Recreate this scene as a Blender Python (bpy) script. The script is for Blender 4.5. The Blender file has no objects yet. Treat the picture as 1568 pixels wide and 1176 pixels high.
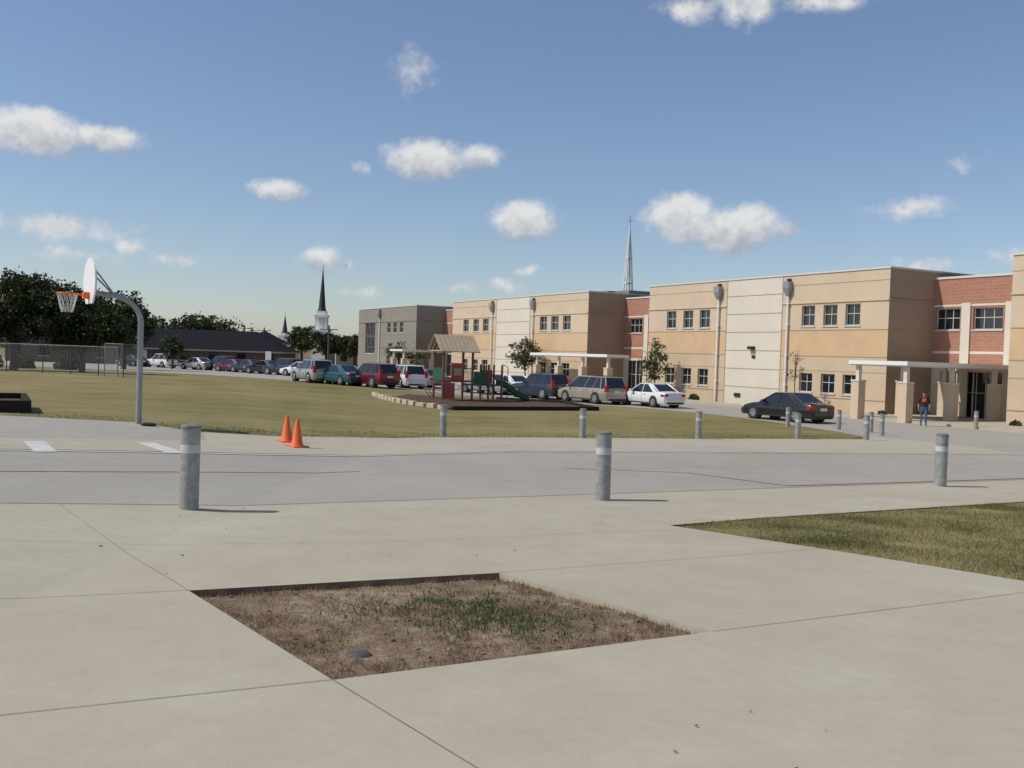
import bpy, math, random
import numpy as np
from mathutils import Matrix, Vector
from mathutils import noise as mn
random.seed(7); np.random.seed(7)
scene=bpy.context.scene
EYE=2.83
SUN_EL=47.8; SUN_AZ=259.0   # azimuth clockwise from +Y
# ------------------------------------------------------------ terrain
def sm(t):
    t=max(0,min(1,t)); return t*t*(3-2*t)
def G(x,y):
    yy=y if y<38 else (38+(y-38)-(y-38)**2/16 if y<46 else 42)
    z=EYE-1.4-0.034*max(yy,-5)
    a=max(0,-3-x); a=0.7*(1-math.exp(-a*0.055/0.7)) if a>0 else 0
    return z+a*(1-sm((y-60)/60))
# ------------------------------------------------------------ materials
def newmat(name):
    m=bpy.data.materials.new(name); m.use_nodes=True
    nt=m.node_tree; b=nt.nodes['Principled BSDF']; return m,nt,b
def plain(name,col,rough=.6,metal=0,var=.0,scale=4,bump=0,bscale=40,spec=None,coat=0):
    m,nt,b=newmat(name)
    b.inputs['Base Color'].default_value=(*col,1); b.inputs['Roughness'].default_value=rough
    b.inputs['Metallic'].default_value=metal
    if spec is not None: b.inputs['Specular IOR Level'].default_value=spec
    if coat: b.inputs['Coat Weight'].default_value=coat; b.inputs['Coat Roughness'].default_value=.05
    tc=nt.nodes.new('ShaderNodeTexCoord')
    if var>0:
        n=nt.nodes.new('ShaderNodeTexNoise'); n.inputs['Scale'].default_value=scale; n.inputs['Detail'].default_value=4
        n.inputs['Roughness'].default_value=.65
        nt.links.new(tc.outputs['Object'],n.inputs['Vector'])
        r=nt.nodes.new('ShaderNodeValToRGB')
        r.color_ramp.elements[0].position=.3; r.color_ramp.elements[1].position=.7
        r.color_ramp.elements[0].color=(*[c*(1-var) for c in col],1)
        r.color_ramp.elements[1].color=(*[min(1,c*(1+var)) for c in col],1)
        nt.links.new(n.outputs['Fac'],r.inputs['Fac']); nt.links.new(r.outputs['Color'],b.inputs['Base Color'])
    if bump>0:
        n2=nt.nodes.new('ShaderNodeTexNoise'); n2.inputs['Scale'].default_value=bscale; n2.inputs['Detail'].default_value=3
        nt.links.new(tc.outputs['Object'],n2.inputs['Vector'])
        bp=nt.nodes.new('ShaderNodeBump'); bp.inputs['Strength'].default_value=bump; bp.inputs['Distance'].default_value=.02
        nt.links.new(n2.outputs['Fac'],bp.inputs['Height']); nt.links.new(bp.outputs['Normal'],b.inputs['Normal'])
    return m
def layered(name,stops,scales,rough=.9,bump=.3,bscale=60,weights=None):
    """colour ramp driven by a weighted sum of noises at several scales"""
    m,nt,b=newmat(name); b.inputs['Roughness'].default_value=rough; b.inputs['Specular IOR Level'].default_value=.2
    tc=nt.nodes.new('ShaderNodeTexCoord'); prev=None
    weights=weights or [1/len(scales)]*len(scales)
    for s,w in zip(scales,weights):
        n=nt.nodes.new('ShaderNodeTexNoise'); n.inputs['Scale'].default_value=s; n.inputs['Detail'].default_value=4
        n.inputs['Roughness'].default_value=.7
        nt.links.new(tc.outputs['Object'],n.inputs['Vector'])
        mu=nt.nodes.new('ShaderNodeMath'); mu.operation='MULTIPLY_ADD'; mu.inputs[1].default_value=w
        nt.links.new(n.outputs['Fac'],mu.inputs[0])
        if prev is None: mu.inputs[2].default_value=0
        else: nt.links.new(prev,mu.inputs[2])
        prev=mu.outputs[0]
    r=nt.nodes.new('ShaderNodeValToRGB'); cr=r.color_ramp
    while len(cr.elements)<len(stops): cr.elements.new(.5)
    for e,(p,c) in zip(cr.elements,stops): e.position=p; e.color=(*c,1)
    nt.links.new(prev,r.inputs['Fac']); nt.links.new(r.outputs['Color'],b.inputs['Base Color'])
    n2=nt.nodes.new('ShaderNodeTexNoise'); n2.inputs['Scale'].default_value=bscale; n2.inputs['Detail'].default_value=4
    nt.links.new(tc.outputs['Object'],n2.inputs['Vector'])
    bp=nt.nodes.new('ShaderNodeBump'); bp.inputs['Strength'].default_value=bump; bp.inputs['Distance'].default_value=.02
    nt.links.new(n2.outputs['Fac'],bp.inputs['Height']); nt.links.new(bp.outputs['Normal'],b.inputs['Normal'])
    return m
M={}
M['plaza']=layered('plaza_concrete',[(.32,(.335,.295,.215)),(.44,(.415,.37,.28)),(.54,(.455,.41,.315)),(.68,(.53,.485,.385))],[.30,1.7,11,150],weights=[.38,.26,.18,.18],bump=.2,bscale=150)
M['road']=layered('road_concrete',[(.3,(.30,.275,.235)),(.5,(.365,.34,.29)),(.7,(.44,.41,.355))],[.12,.9,9,120],weights=[.35,.3,.2,.15],bump=.2,bscale=120)
M['walk']=layered('sidewalk_concrete',[(.3,(.36,.32,.245)),(.5,(.44,.395,.305)),(.7,(.50,.46,.365))],[.3,2,12],bump=.2,bscale=120)
M['grass']=layered('dry_lawn',[(.36,(.095,.097,.032)),(.43,(.165,.147,.052)),(.50,(.225,.188,.076)),(.57,(.29,.235,.11)),(.66,(.36,.285,.155))],[.05,.22,1.6,22],weights=[.34,.28,.18,.20],bump=.8,bscale=25)
M['soil']=layered('dry_soil',[(.34,(.085,.055,.034)),(.45,(.17,.118,.072)),(.53,(.235,.17,.112)),(.62,(.37,.30,.215))],[1.3,6,40],weights=[.4,.35,.25],bump=.9,bscale=45)
M['mulch']=layered('wood_mulch',[(.35,(.05,.03,.02)),(.6,(.15,.09,.06))],[2,20],bump=1,bscale=30)
M['slabedge']=plain('soil_stained_slab_edge',(.22,.15,.095),.95,var=.3,scale=6)  # slab sides around the planter, shade put into a darker brown
M['joint']=plain('joint_dirt',(.23,.20,.15),.95,var=.35,scale=3)
M['jointdark']=plain('joint_sealant',(.13,.11,.085),.95,var=.4,scale=2)
M['stain']=plain('dark_speck',(.09,.075,.055),.95,var=.4,scale=5)
M['white_paint']=layered('worn_white_paint',[(.3,(.42,.41,.38)),(.5,(.60,.59,.56)),(.7,(.70,.69,.66))],[3,25])
M['red_paint']=layered('worn_red_paint',[(.40,(.37,.33,.28)),(.52,(.42,.26,.20)),(.7,(.42,.20,.15))],[3,20])
M['tan']=plain('tan_panel',(.56,.435,.30),.9,var=.06,scale=.6,bump=.15,bscale=30)
M['tan2']=plain('light_tan_panel',(.59,.47,.335),.9,var=.06,scale=.6,bump=.15,bscale=30)
M['orange']=plain('orange_block',(.59,.41,.245),.9,var=.07,scale=.8,bump=.15,bscale=30)
M['cream']=plain('cream_panel',(.66,.60,.50),.9,var=.05,scale=.5,bump=.1,bscale=30)
M['greytan']=plain('grey_tan_panel',(.26,.23,.19),.9,var=.06,scale=.5)
M['reveal']=plain('panel_reveal',(.37,.28,.19),.9)
M['coping']=plain('metal_coping',(.64,.61,.55),.5)
M['brown']=plain('brown_panel',(.36,.26,.175),.9,var=.05,scale=.6)  # same wall as tan, with the side walls' shade put into the colour
M['glass']=plain('window_glass',(.012,.016,.022),.06,spec=.8)
M['frame']=plain('window_frame',(.55,.52,.46),.5)
M['galv']=plain('galvanised_paint',(.31,.315,.29),.5,metal=.2,var=.28,scale=11,bump=.05)
M['white']=plain('white_metal',(.78,.77,.74),.5,var=.04)
M['board']=plain('white_backboard',(.82,.82,.81),.45)
M['roofing']=plain('dark_shingle',(.016,.016,.021),.95,var=.3,scale=3,spec=.1)
M['housewall']=plain('house_brick',(.11,.07,.05),.9,var=.2,scale=3)
M['bark']=plain('bark',(.09,.065,.045),.95,var=.3,scale=6)
M['rubber']=plain('tyre',(.018,.018,.018),.85)
M['hub']=plain('alloy_hub',(.42,.42,.43),.35,metal=.7)
M['plasticdark']=plain('dark_plastic',(.02,.02,.022),.6)
M['tail']=plain('tail_light',(.45,.012,.012),.25)
M['head']=plain('headlamp',(.6,.6,.6),.15)
M['steel']=plain('painted_steel',(.33,.34,.35),.45,metal=.4,var=.1,scale=5)
M['wire']=plain('weathered_wire',(.20,.205,.20),.6,metal=.3)
M['orangep']=plain('orange_plastic',(.82,.14,.025),.55,var=.06,scale=9)
M['redp']=plain('red_plastic',(.40,.075,.05),.5,var=.1)
M['redbrown']=plain('redbrown_post',(.20,.075,.055),.6)
M['greenp']=plain('green_plastic',(.01,.10,.055),.45)
M['woodtan']=plain('tan_slat',(.44,.36,.24),.8,var=.15,scale=8)
M['stone']=plain('limestone',(.50,.43,.31),.9,var=.2,scale=3)
M['timber']=plain('dark_timber',(.028,.024,.02),.9,var=.3,scale=5,spec=.2)
M['sand']=plain('sand',(.33,.28,.2),.95,var=.15)
M['net']=plain('net_cord',(.7,.7,.68),.8)
M['rock']=plain('grey_rock',(.08,.08,.09),.7,var=.3,scale=20,bump=.4)
def brick(name):
    m,nt,b=newmat(name); b.inputs['Roughness'].default_value=.9
    tc=nt.nodes.new('ShaderNodeTexCoord')
    sx=nt.nodes.new('ShaderNodeSeparateXYZ'); cx=nt.nodes.new('ShaderNodeCombineXYZ')
    nt.links.new(tc.outputs['Object'],sx.inputs[0]); nt.links.new(sx.outputs['Y'],cx.inputs['X']); nt.links.new(sx.outputs['Z'],cx.inputs['Y'])
    br=nt.nodes.new('ShaderNodeTexBrick'); br.inputs['Scale'].default_value=1
    br.inputs['Brick Width'].default_value=.4; br.inputs['Row Height'].default_value=.2; br.inputs['Mortar Size'].default_value=.012
    br.inputs['Color1'].default_value=(.41,.19,.125,1); br.inputs['Color2'].default_value=(.36,.165,.11,1); br.inputs['Mortar'].default_value=(.40,.26,.19,1)
    nt.links.new(cx.outputs[0],br.inputs['Vector']); nt.links.new(br.outputs['Color'],b.inputs['Base Color']); return m
M['brick']=brick('red_brick')
def foliage(name,dark,light,scale=.8,trans=.25):
    m,nt,b=newmat(name); b.inputs['Roughness'].default_value=.6; b.inputs['Specular IOR Level'].default_value=.25
    g=nt.nodes.new('ShaderNodeTexCoord'); n=nt.nodes.new('ShaderNodeTexNoise'); n.inputs['Scale'].default_value=scale; n.inputs['Detail'].default_value=4
    nt.links.new(g.outputs['Object'],n.inputs['Vector'])
    r=nt.nodes.new('ShaderNodeValToRGB'); r.color_ramp.elements[0].position=.35; r.color_ramp.elements[1].position=.65
    r.color_ramp.elements[0].color=(*dark,1); r.color_ramp.elements[1].color=(*light,1)
    nt.links.new(n.outputs['Fac'],r.inputs['Fac']); nt.links.new(r.outputs['Color'],b.inputs['Base Color'])
    tr=nt.nodes.new('ShaderNodeBsdfTranslucent'); nt.links.new(r.outputs['Color'],tr.inputs['Color'])
    mx=nt.nodes.new('ShaderNodeMixShader'); mx.inputs[0].default_value=trans
    nt.links.new(b.outputs[0],mx.inputs[1]); nt.links.new(tr.outputs[0],mx.inputs[2])
    nt.links.new(mx.outputs[0],nt.nodes['Material Output'].inputs['Surface']); return m
M['leafdark']=foliage('oak_foliage',(.022,.036,.012),(.080,.098,.036))
M['leafmid']=foliage('tree_foliage',(.035,.055,.018),(.115,.13,.05))
M['leafyoung']=foliage('young_foliage',(.06,.08,.025),(.16,.165,.065),1.5)
M['leafolive']=foliage('olive_foliage',(.055,.06,.022),(.14,.12,.055),.5)
M['blade']=foliage('grass_blades',(.16,.165,.055),(.40,.345,.175),1.1,.35)
M['bladegreen']=foliage('green_blades',(.035,.085,.02),(.10,.16,.045),4,.35)
M['straw']=foliage('dry_straw',(.17,.10,.055),(.40,.295,.17),6,.3)
# ------------------------------------------------------------ mesh builder
class MB:
    def __init__(s): s.v=[]; s.f=[]; s.m=[]; s.mats=[]
    def mi(s,k):
        if k not in s.mats: s.mats.append(k)
        return s.mats.index(k)
    def face(s,pts,k):
        b=len(s.v); s.v+= [tuple(p) for p in pts]; s.f.append(tuple(range(b,b+len(pts)))); s.m.append(s.mi(k))
    def box(s,fr,a,b,k):
        """fr maps local->world; a,b opposite corners"""
        x0,y0,z0=a; x1,y1,z1=b
        c=[fr(x,y,z) for z in (z0,z1) for (x,y) in ((x0,y0),(x1,y0),(x1,y1),(x0,y1))]
        o=len(s.v); s.v+=[tuple(p) for p in c]
        for q in ((0,3,2,1),(4,5,6,7),(0,1,5,4),(1,2,6,5),(2,3,7,6),(3,0,4,7)):
            s.f.append(tuple(o+i for i in q)); s.m.append(s.mi(k))
    def tube(s,pts,rad,k,n=8,caps=True):
        pts=[Vector(p) for p in pts]
        if not hasattr(rad,'__len__'): rad=[rad]*len(pts)
        rings=[]; prev=None
        for i,p in enumerate(pts):
            d=(pts[min(i+1,len(pts)-1)]-pts[max(i-1,0)]).normalized()
            if prev is None:
                a=Vector((0,0,1)) if abs(d.z)<.9 else Vector((1,0,0))
                e=d.cross(a).normalized()
            else: e=(prev-d*prev.dot(d)).normalized()
            prev=e; g=d.cross(e)
            o=len(s.v)
            for j in range(n):
                t=2*math.pi*j/n; s.v.append(tuple(p+(e*math.cos(t)+g*math.sin(t))*rad[i]))
            rings.append(o)
        kk=s.mi(k)
        for a,b in zip(rings,rings[1:]):
            for j in range(n):
                s.f.append((a+j,a+(j+1)%n,b+(j+1)%n,b+j)); s.m.append(kk)
        if caps:
            s.f.append(tuple(rings[0]+j for j in range(n))[::-1]); s.m.append(kk)
            s.f.append(tuple(rings[-1]+j for j in range(n))); s.m.append(kk)
    def build(s,name,smooth=False,parent=None,bevel=0,fix=True):
        me=bpy.data.meshes.new(name); me.from_pydata(s.v,[],s.f)
        for k in s.mats: me.materials.append(M[k])
        me.polygons.foreach_set('material_index',s.m)
        me.update()
        if fix:
            import bmesh
            bm=bmesh.new(); bm.from_mesh(me); bmesh.ops.recalc_face_normals(bm,faces=bm.faces); bm.to_mesh(me); bm.free()
        if smooth:
            me.polygons.foreach_set('use_smooth',[True]*len(me.polygons))
            try: me.set_sharp_from_angle(angle=math.radians(40))
            except Exception: pass
        ob=bpy.data.objects.new(name,me); scene.collection.objects.link(ob)
        if bevel:
            md=ob.modifiers.new('bevel','BEVEL'); md.width=bevel; md.segments=2; md.limit_method='ANGLE'
        if parent: ob.parent=parent
        return ob
def empty(name,loc=(0,0,0)):
    e=bpy.data.objects.new(name,None); e.location=loc; e.empty_display_size=.2; scene.collection.objects.link(e); return e
ID=lambda x,y,z:(x,y,z)
# ------------------------------------------------------------ draped sheets
def lines(lo,hi): return list(range(lo,hi+1))
XS=[-4000,-2000,-1000,-500,-300,-200,-150]+lines(-130,60)+[80,120,200,400,800,1600,4000]
YS=[-300,-60]+lines(-14,150)+[165,180,200,250,350,500,800,1300,2200,4000]
def halfclip(poly,nx,ny,c):
    """keep nx*x+ny*y<=c"""
    out=[]; n=len(poly)
    for i in range(n):
        p=poly[i]; q=poly[(i+1)%n]
        a=nx*p[0]+ny*p[1]-c; b=nx*q[0]+ny*q[1]-c
        if a<=0: out.append(p)
        if (a<0<b) or (b<0<a):
            t=a/(a-b); out.append((p[0]+(q[0]-p[0])*t,p[1]+(q[1]-p[1])*t))
    return out
def area(p): return .5*abs(sum(p[i][0]*p[(i+1)%len(p)][1]-p[(i+1)%len(p)][0]*p[i][1] for i in range(len(p))))
def drape(mb,poly,off,k,zf=None):
    zf=zf or G
    x0=min(p[0] for p in poly); x1=max(p[0] for p in poly); y0=min(p[1] for p in poly); y1=max(p[1] for p in poly)
    for i in range(len(YS)-1):
        if YS[i+1]<=y0 or YS[i]>=y1: continue
        row=halfclip(halfclip(poly,0,1,YS[i+1]),0,-1,-YS[i])
        if len(row)<3: continue
        for j in range(len(XS)-1):
            if XS[j+1]<=x0 or XS[j]>=x1: continue
            c=halfclip(halfclip(row,1,0,XS[j+1]),-1,0,-XS[j])
            if len(c)<3 or area(c)<1e-6: continue
            if sum(c[i2][0]*c[(i2+1)%len(c)][1]-c[(i2+1)%len(c)][0]*c[i2][1] for i2 in range(len(c)))<0: c=c[::-1]
            mb.face([(x,y,zf(x,y)+off) for x,y in c],k)
def strip(mb,pts,w,off,k):
    for (ax,ay),(bx,by) in zip(pts,pts[1:]):
        L=math.hypot(bx-ax,by-ay); nx,ny=-(by-ay)/L*w/2,(bx-ax)/L*w/2
        drape(mb,[(ax+nx,ay+ny),(bx+nx,by+ny),(bx-nx,by-ny),(ax-nx,ay-ny)],off,k)
# facade frame
A=(22.5,59.0); U=(-.471,.882); W=(.882,.471)
def F(t,d,z): return (A[0]+U[0]*t+W[0]*d, A[1]+U[1]*t+W[1]*d, z)
def F2(t,d): return F(t,d,0)[:2]
PL=[(-2.09,6.43),(-.05,7.42),(1.24,5.78),(-.80,4.58)]  # planter
# base ground
gb=MB()
def Gb(x,y):
    return G(x,y)-(.25 if (-2.5<x<1.5 and 4.4<y<7.6) else 0)
for i in range(len(YS)-1):
    for j in range(len(XS)-1):
        c=[(XS[j],YS[i]),(XS[j+1],YS[i]),(XS[j+1],YS[i+1]),(XS[j],YS[i+1])]
        gb.face([(x,y,Gb(x,y)-.012) for x,y in c],'grass')
gb.build('ground',fix=False)
# paved road
NEAR=[(-25,-2.0),(-12,5.4),(-5,9.7),(1.28,13.47),(5.22,15.89),(9.86,18.72),(30,30.9)]
CURB=[F2(t,-4.5) for t in (-26,-10,10,30,50,63)]
GR_EDGE=[(-70,115),(-45,100),(-30,87),(-20,79),(-12,72),(-6.5,70),(-2,67.2),(1.5,63.8),(5,60.8),(8.4,58.2),(11.2,54),(13.3,48),(14.3,42.5),(14.0,38.2),(12.9,36.1),(10.19,34.7),(6.15,32.0),(1.5,29.6),(-2.1,27.4),(-5.54,22.97),(-7.06,22.44),(-9.4,24.6),(-12.45,23.83),(-25,22)]
road=MB(); drape(road,NEAR+CURB+[(-25,150),(-60,165),(-120,125)]+GR_EDGE,0,'road'); road.build('road',fix=False)
# near plaza
GRN=[(1.74,10.46),(3.15,8.98),(4.16,7.82),(7.2,4.4),(14,-2)]
plaza=[(-25,-12),(14,-12)]+GRN[::-1]+[(2.9,11.35),(7.53,14.35),(14,18.6),(30,28.6),(30,30.9)]+NEAR[::-1][1:]
pz=MB(); rest=plaza
for i in range(4):
    p=PL[i]; q=PL[(i+1)%4]; nx,ny=(q[1]-p[1]),-(q[0]-p[0])
    c=nx*p[0]+ny*p[1]
    cx=sum(a[0] for a in PL)/4; cy=sum(a[1] for a in PL)/4
    if nx*cx+ny*cy>c: nx,ny,c=-nx,-ny,-c
    piece=halfclip(rest,-nx,-ny,-c); rest=halfclip(rest,nx,ny,c)
    drape(pz,piece,.004,'plaza')
for i in range(4):
    p=PL[i]; q=PL[(i+1)%4]
    pz.face([(p[0],p[1],G(*p)+.004),(q[0],q[1],G(*q)+.004),(q[0],q[1],G(*q)-.12),(p[0],p[1],G(*p)-.12)],'slabedge' if i!=1 else 'plaza')  # sunlit right side keeps plaza colour, the others take the painted shade
pz.build('concrete_plaza',fix=False)
# joints
jt=MB()
for l,w_ in (([(-2.09,6.43),(-6.5,4.53)],.006),([(-2.09,6.43),(-4.56,9.91)],.004),([(-.8,4.58),(-4.8,2.55)],.006),([(-.8,4.58),(1.3,1.6)],.006),([(1.24,5.78),(4.35,7.58)],.006),
          ([(-.05,7.42),(2.95,9.15)],.005),([(-7,6.9),(-1.03,8.74),(1.9,10.2)],.004)):
    strip(jt,l,w_,.0075,'joint')
strip(jt,NEAR[1:],.028,.008,'jointdark')
for k in (1,2,3,4,5):
    a=(1.28+W[0]*5*k,13.47+W[1]*5*k)
    strip(jt,[a,(a[0]-.471*9,a[1]+.882*9)],.010,.006,'joint')
strip(jt,[(-7,12.0),(-3.5,14.2),(1.5,17.8),(7,21),(16,25.5)],.010,.006,'joint')
jt.build('pavement_joints',fix=False)
dm=MB()
for _ in range(110):
    y=random.uniform(3.6,16); x=random.uniform(-.6*y,.6*y)
    if -2.3<x<1.4 and 4.4<y<7.6: continue
    if x>1.6 and (x-1.7)>-(y-10.5)*-.6 and y<14.3: continue
    r=random.uniform(.006,.018)*(.6 if random.random()<.7 else 1); a0=random.random()*6; n=7
    zz=G(x,y)+.009; asp=random.uniform(.4,1)
    dm.face([(x+r*random.uniform(.7,1.2)*math.cos(a0+6.283*i/n),y+r*asp*random.uniform(.7,1.2)*math.sin(a0+6.283*i/n),zz+(random.random()*.006)) for i in range(n)],'stain')
dm.build('leaf_litter',fix=False)
# markings
mk=MB()
strip(mk,[(-12,12.6),(-7.75,14.87),(-4.4,17.7),(.3,22.2),(7.06,25.2),(14.9,28.4),(24,32)],.10,.010,'white_paint')
drape(mk,[(-8.35,16.75),(-8.1,17.0),(-7.05,15.25),(-7.3,15.0)],.009,'white_paint')
drape(mk,[(-6.95,18.15),(-6.7,18.4),(-5.55,16.75),(-5.8,16.5)],.009,'white_paint')
mk.build('road_marking_white',fix=False)
rk=MB()
strip(rk,[(-9,10.3),(-6.38,12.25),(-2.42,15.78)],.06,.009,'red_paint')
strip(rk,[(1.0,17.9),(3.21,17.74),(4.48,15.75)],.06,.0095,'red_paint'); strip(rk,[(4.48,15.75),(7.04,17.25),(10.5,19.4)],.11,.009,'red_paint')
rk.build('road_marking_red',fix=False)
sw=MB()
drape(sw,[(-12,12.9),(-7.9,15.1),(-4.55,17.9),(.2,22.4),(7,25.45),(14.9,28.7),(15.6,33),(14.9,38.5),(14.35,40),(14.02,38.2),(12.92,36.1),(10.19,34.72),(6.15,32.02),(1.5,29.62),(-2.1,27.42),(-5.54,22.99),(-7.06,22.46),(-6.2,20.0),(-8.8,17.2),(-12.5,16)],.005,'walk')
sw.build('sidewalk',fix=False)
cw=MB()
for t0,t1 in [(-26,-12),(-12,2),(2,20),(20,40),(40,63)]:
    g0=G(*F2(t0,-4.5)); g1=G(*F2(t1,-4.5))
    def fr(t,d,z,t0=t0,t1=t1,g0=g0,g1=g1):
        x,y,_=F(t,d,0); return (x,y,g0+(g1-g0)*(t-t0)/(t1-t0)+z)
    cw.box(fr,(t0,-4.5,-.2),(t1,-2.4 if t0>0 else 0,.13),'walk')
cw.box(F,(23.5,-2.4,-.2),(34.5,4.2,.128),'walk')
cw.box(F,(-8,.0,-.2),(0.0,3.9,.127),'walk')
cw.build('sidewalk',fix=True)
# ------------------------------------------------------------ planter soil, straw, rock
ps=MB(); N=40
def bil(a,b):
    p=PL
    x=(1-a)*(1-b)*p[0][0]+a*(1-b)*p[1][0]+a*b*p[2][0]+(1-a)*b*p[3][0]
    y=(1-a)*(1-b)*p[0][1]+a*(1-b)*p[1][1]+a*b*p[2][1]+(1-a)*b*p[3][1]
    return x,y
def soilz(x,y): return G(x,y)-.042+.020*mn.noise(Vector((x*2.2,y*2.2,0)))+.012*mn.noise(Vector((x*9,y*9,3)))+.006*mn.noise(Vector((x*30,y*30,3)))
for i in range(N):
    for j in range(N):
        q=[bil(i/N,j/N),bil((i+1)/N,j/N),bil((i+1)/N,(j+1)/N),bil(i/N,(j+1)/N)]
        ps.face([(x,y,soilz(x,y)) for x,y in q][::-1],'soil')
ps.build('soil_bed',fix=False)
def blades(name,spots,key,hlo,hhi,w,lean=.5):
    n=len(spots); P0=np.array(spots); a=np.random.rand(n)*6.283; h=hlo+(hhi-hlo)*np.random.rand(n)
    la=np.random.rand(n)*6.283; l=lean*h*np.random.rand(n)**.7
    ww=w*(.6+.8*np.random.rand(n))
    v=np.empty((n,3,3))
    v[:,0]=P0; v[:,1]=P0; v[:,2]=P0
    v[:,0,0]-=np.cos(a)*ww/2; v[:,0,1]-=np.sin(a)*ww/2
    v[:,1,0]+=np.cos(a)*ww/2; v[:,1,1]+=np.sin(a)*ww/2
    v[:,2,0]+=np.cos(la)*l; v[:,2,1]+=np.sin(la)*l; v[:,2,2]+=np.sqrt(np.maximum(h*h-l*l,1e-5))
    me=bpy.data.meshes.new(name); me.from_pydata(v.reshape(-1,3).tolist(),[],np.arange(3*n).reshape(-1,3).tolist())
    me.materials.append(M[key]); ob=bpy.data.objects.new(name,me); scene.collection.objects.link(ob); return ob
sp=[];sg=[]
for _ in range(24000):
    a,b=random.random(),random.random(); x,y=bil(a,b)
    d=mn.noise(Vector((x*2.5,y*2.5,5)))+.6*mn.noise(Vector((x*8,y*8,9)))
    edge=min(a,b,1-a,1-b)
    if d>.27 or (edge<.05 and random.random()<.6) or random.random()<.06: sp.append((x,y,soilz(x,y)))
    gx=(a-.64)/.18; gy=(b-.50)/.24
    if random.random()<1.2*math.exp(-(gx*gx+gy*gy))*(.1+max(0,.9+2.8*mn.noise(Vector((x*5,y*5,1))))): sg.append((x,y,soilz(x,y)))
    gx=(a-.35)/.10; gy=(b-.30)/.10
    if random.random()<.3*math.exp(-(gx*gx+gy*gy)): sg.append((x,y,soilz(x,y)))
blades('dry_straw',sp,'straw',.015,.05,.005,1.0)
blades('green_weeds',sg,'bladegreen',.02,.055,.006,.95)
def lump(mb,c,r,k,seed=0,n=8):
    o=len(mb.v); kk=mb.mi(k); mb.v.append((c[0],c[1],c[2]+r[2]))
    R_=n//2
    for i in range(1,R_):
        ph=math.pi*i/R_
        for j in range(n):
            th=2*math.pi*j/n; f=1+.25*mn.noise(Vector((math.cos(th)*1.3+seed,math.sin(th)*1.3,ph)))
            mb.v.append((c[0]+r[0]*f*math.sin(ph)*math.cos(th),c[1]+r[1]*f*math.sin(ph)*math.sin(th),c[2]+r[2]*math.cos(ph)*f))
    mb.v.append((c[0],c[1],c[2]-r[2])); e=len(mb.v)-1
    for j in range(n):
        mb.f.append((o,o+1+j,o+1+(j+1)%n)); mb.m.append(kk)
        for i in range(R_-2):
            b=o+1+i*n; mb.f.append((b+j,b+n+j,b+n+(j+1)%n,b+(j+1)%n)); mb.m.append(kk)
        b=o+1+(R_-2)*n; mb.f.append((b+j,e,b+(j+1)%n)); mb.m.append(kk)
rb=MB(); lump(rb,(-.76,5.17,soilz(-.76,5.17)+.008),(.07,.05,.022),'rock',1,12); rb.build('rock',smooth=True)
cl=MB()
for _ in range(150):
    x,y=bil(random.uniform(.03,.97),random.uniform(.03,.97)); r=random.uniform(.005,.018); lump(cl,(x,y,soilz(x,y)+r*.3),(r,r*.8,r*.6),'soil',random.random()*9,6)
cl.build('soil_clods')
# ------------------------------------------------------------ lawn blades (near right)
def inside(x,y,poly):
    c=False; n=len(poly)
    for i in range(n):
        x1,y1=poly[i]; x2,y2=poly[(i+1)%n]
        if (y1>y)!=(y2>y) and x<(x2-x1)*(y-y1)/(y2-y1)+x1: c=not c
    return c
LAWN=[(1.74,10.46),(2.9,11.35),(7.53,14.35),(12,17.3),(12,4),(7.2,4.4),(4.16,7.82),(3.15,8.98)]
sp=[]
while len(sp)<80000:
    x=random.uniform(1.7,10); y=random.uniform(5,16)
    if x>y*.62+1 or not inside(x,y,LAWN): continue
    if random.random()<.55+1.3*mn.noise(Vector((x*1.5,y*1.5,0)))+.2: sp.append((x,y,G(x,y)-.014))
blades('lawn_grass',sp,'blade',.02,.055,.009,.95)
sp=[]
E=[(14.0,38.2),(12.9,36.1),(10.19,34.7),(6.15,32.0),(1.5,29.6),(-2.1,27.4),(-5.54,22.97),(-7.06,22.44),(-9.4,24.6),(-12.45,23.83)]
for (ax,ay),(bx,by) in zip(E,E[1:]):
    L=math.hypot(bx-ax,by-ay); nx,ny=-(by-ay)/L,(bx-ax)/L
    if ny<0: nx,ny=-nx,-ny
    for _ in range(int(L*420)):
        t=random.random(); o=random.random()**2*2.5-.04
        x=ax+(bx-ax)*t+nx*o; y=ay+(by-ay)*t+ny*o
        sp.append((x,y,G(x,y)-.012))
blades('field_edge_grass',sp,'blade',.02,.055,.02,.9)
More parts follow.
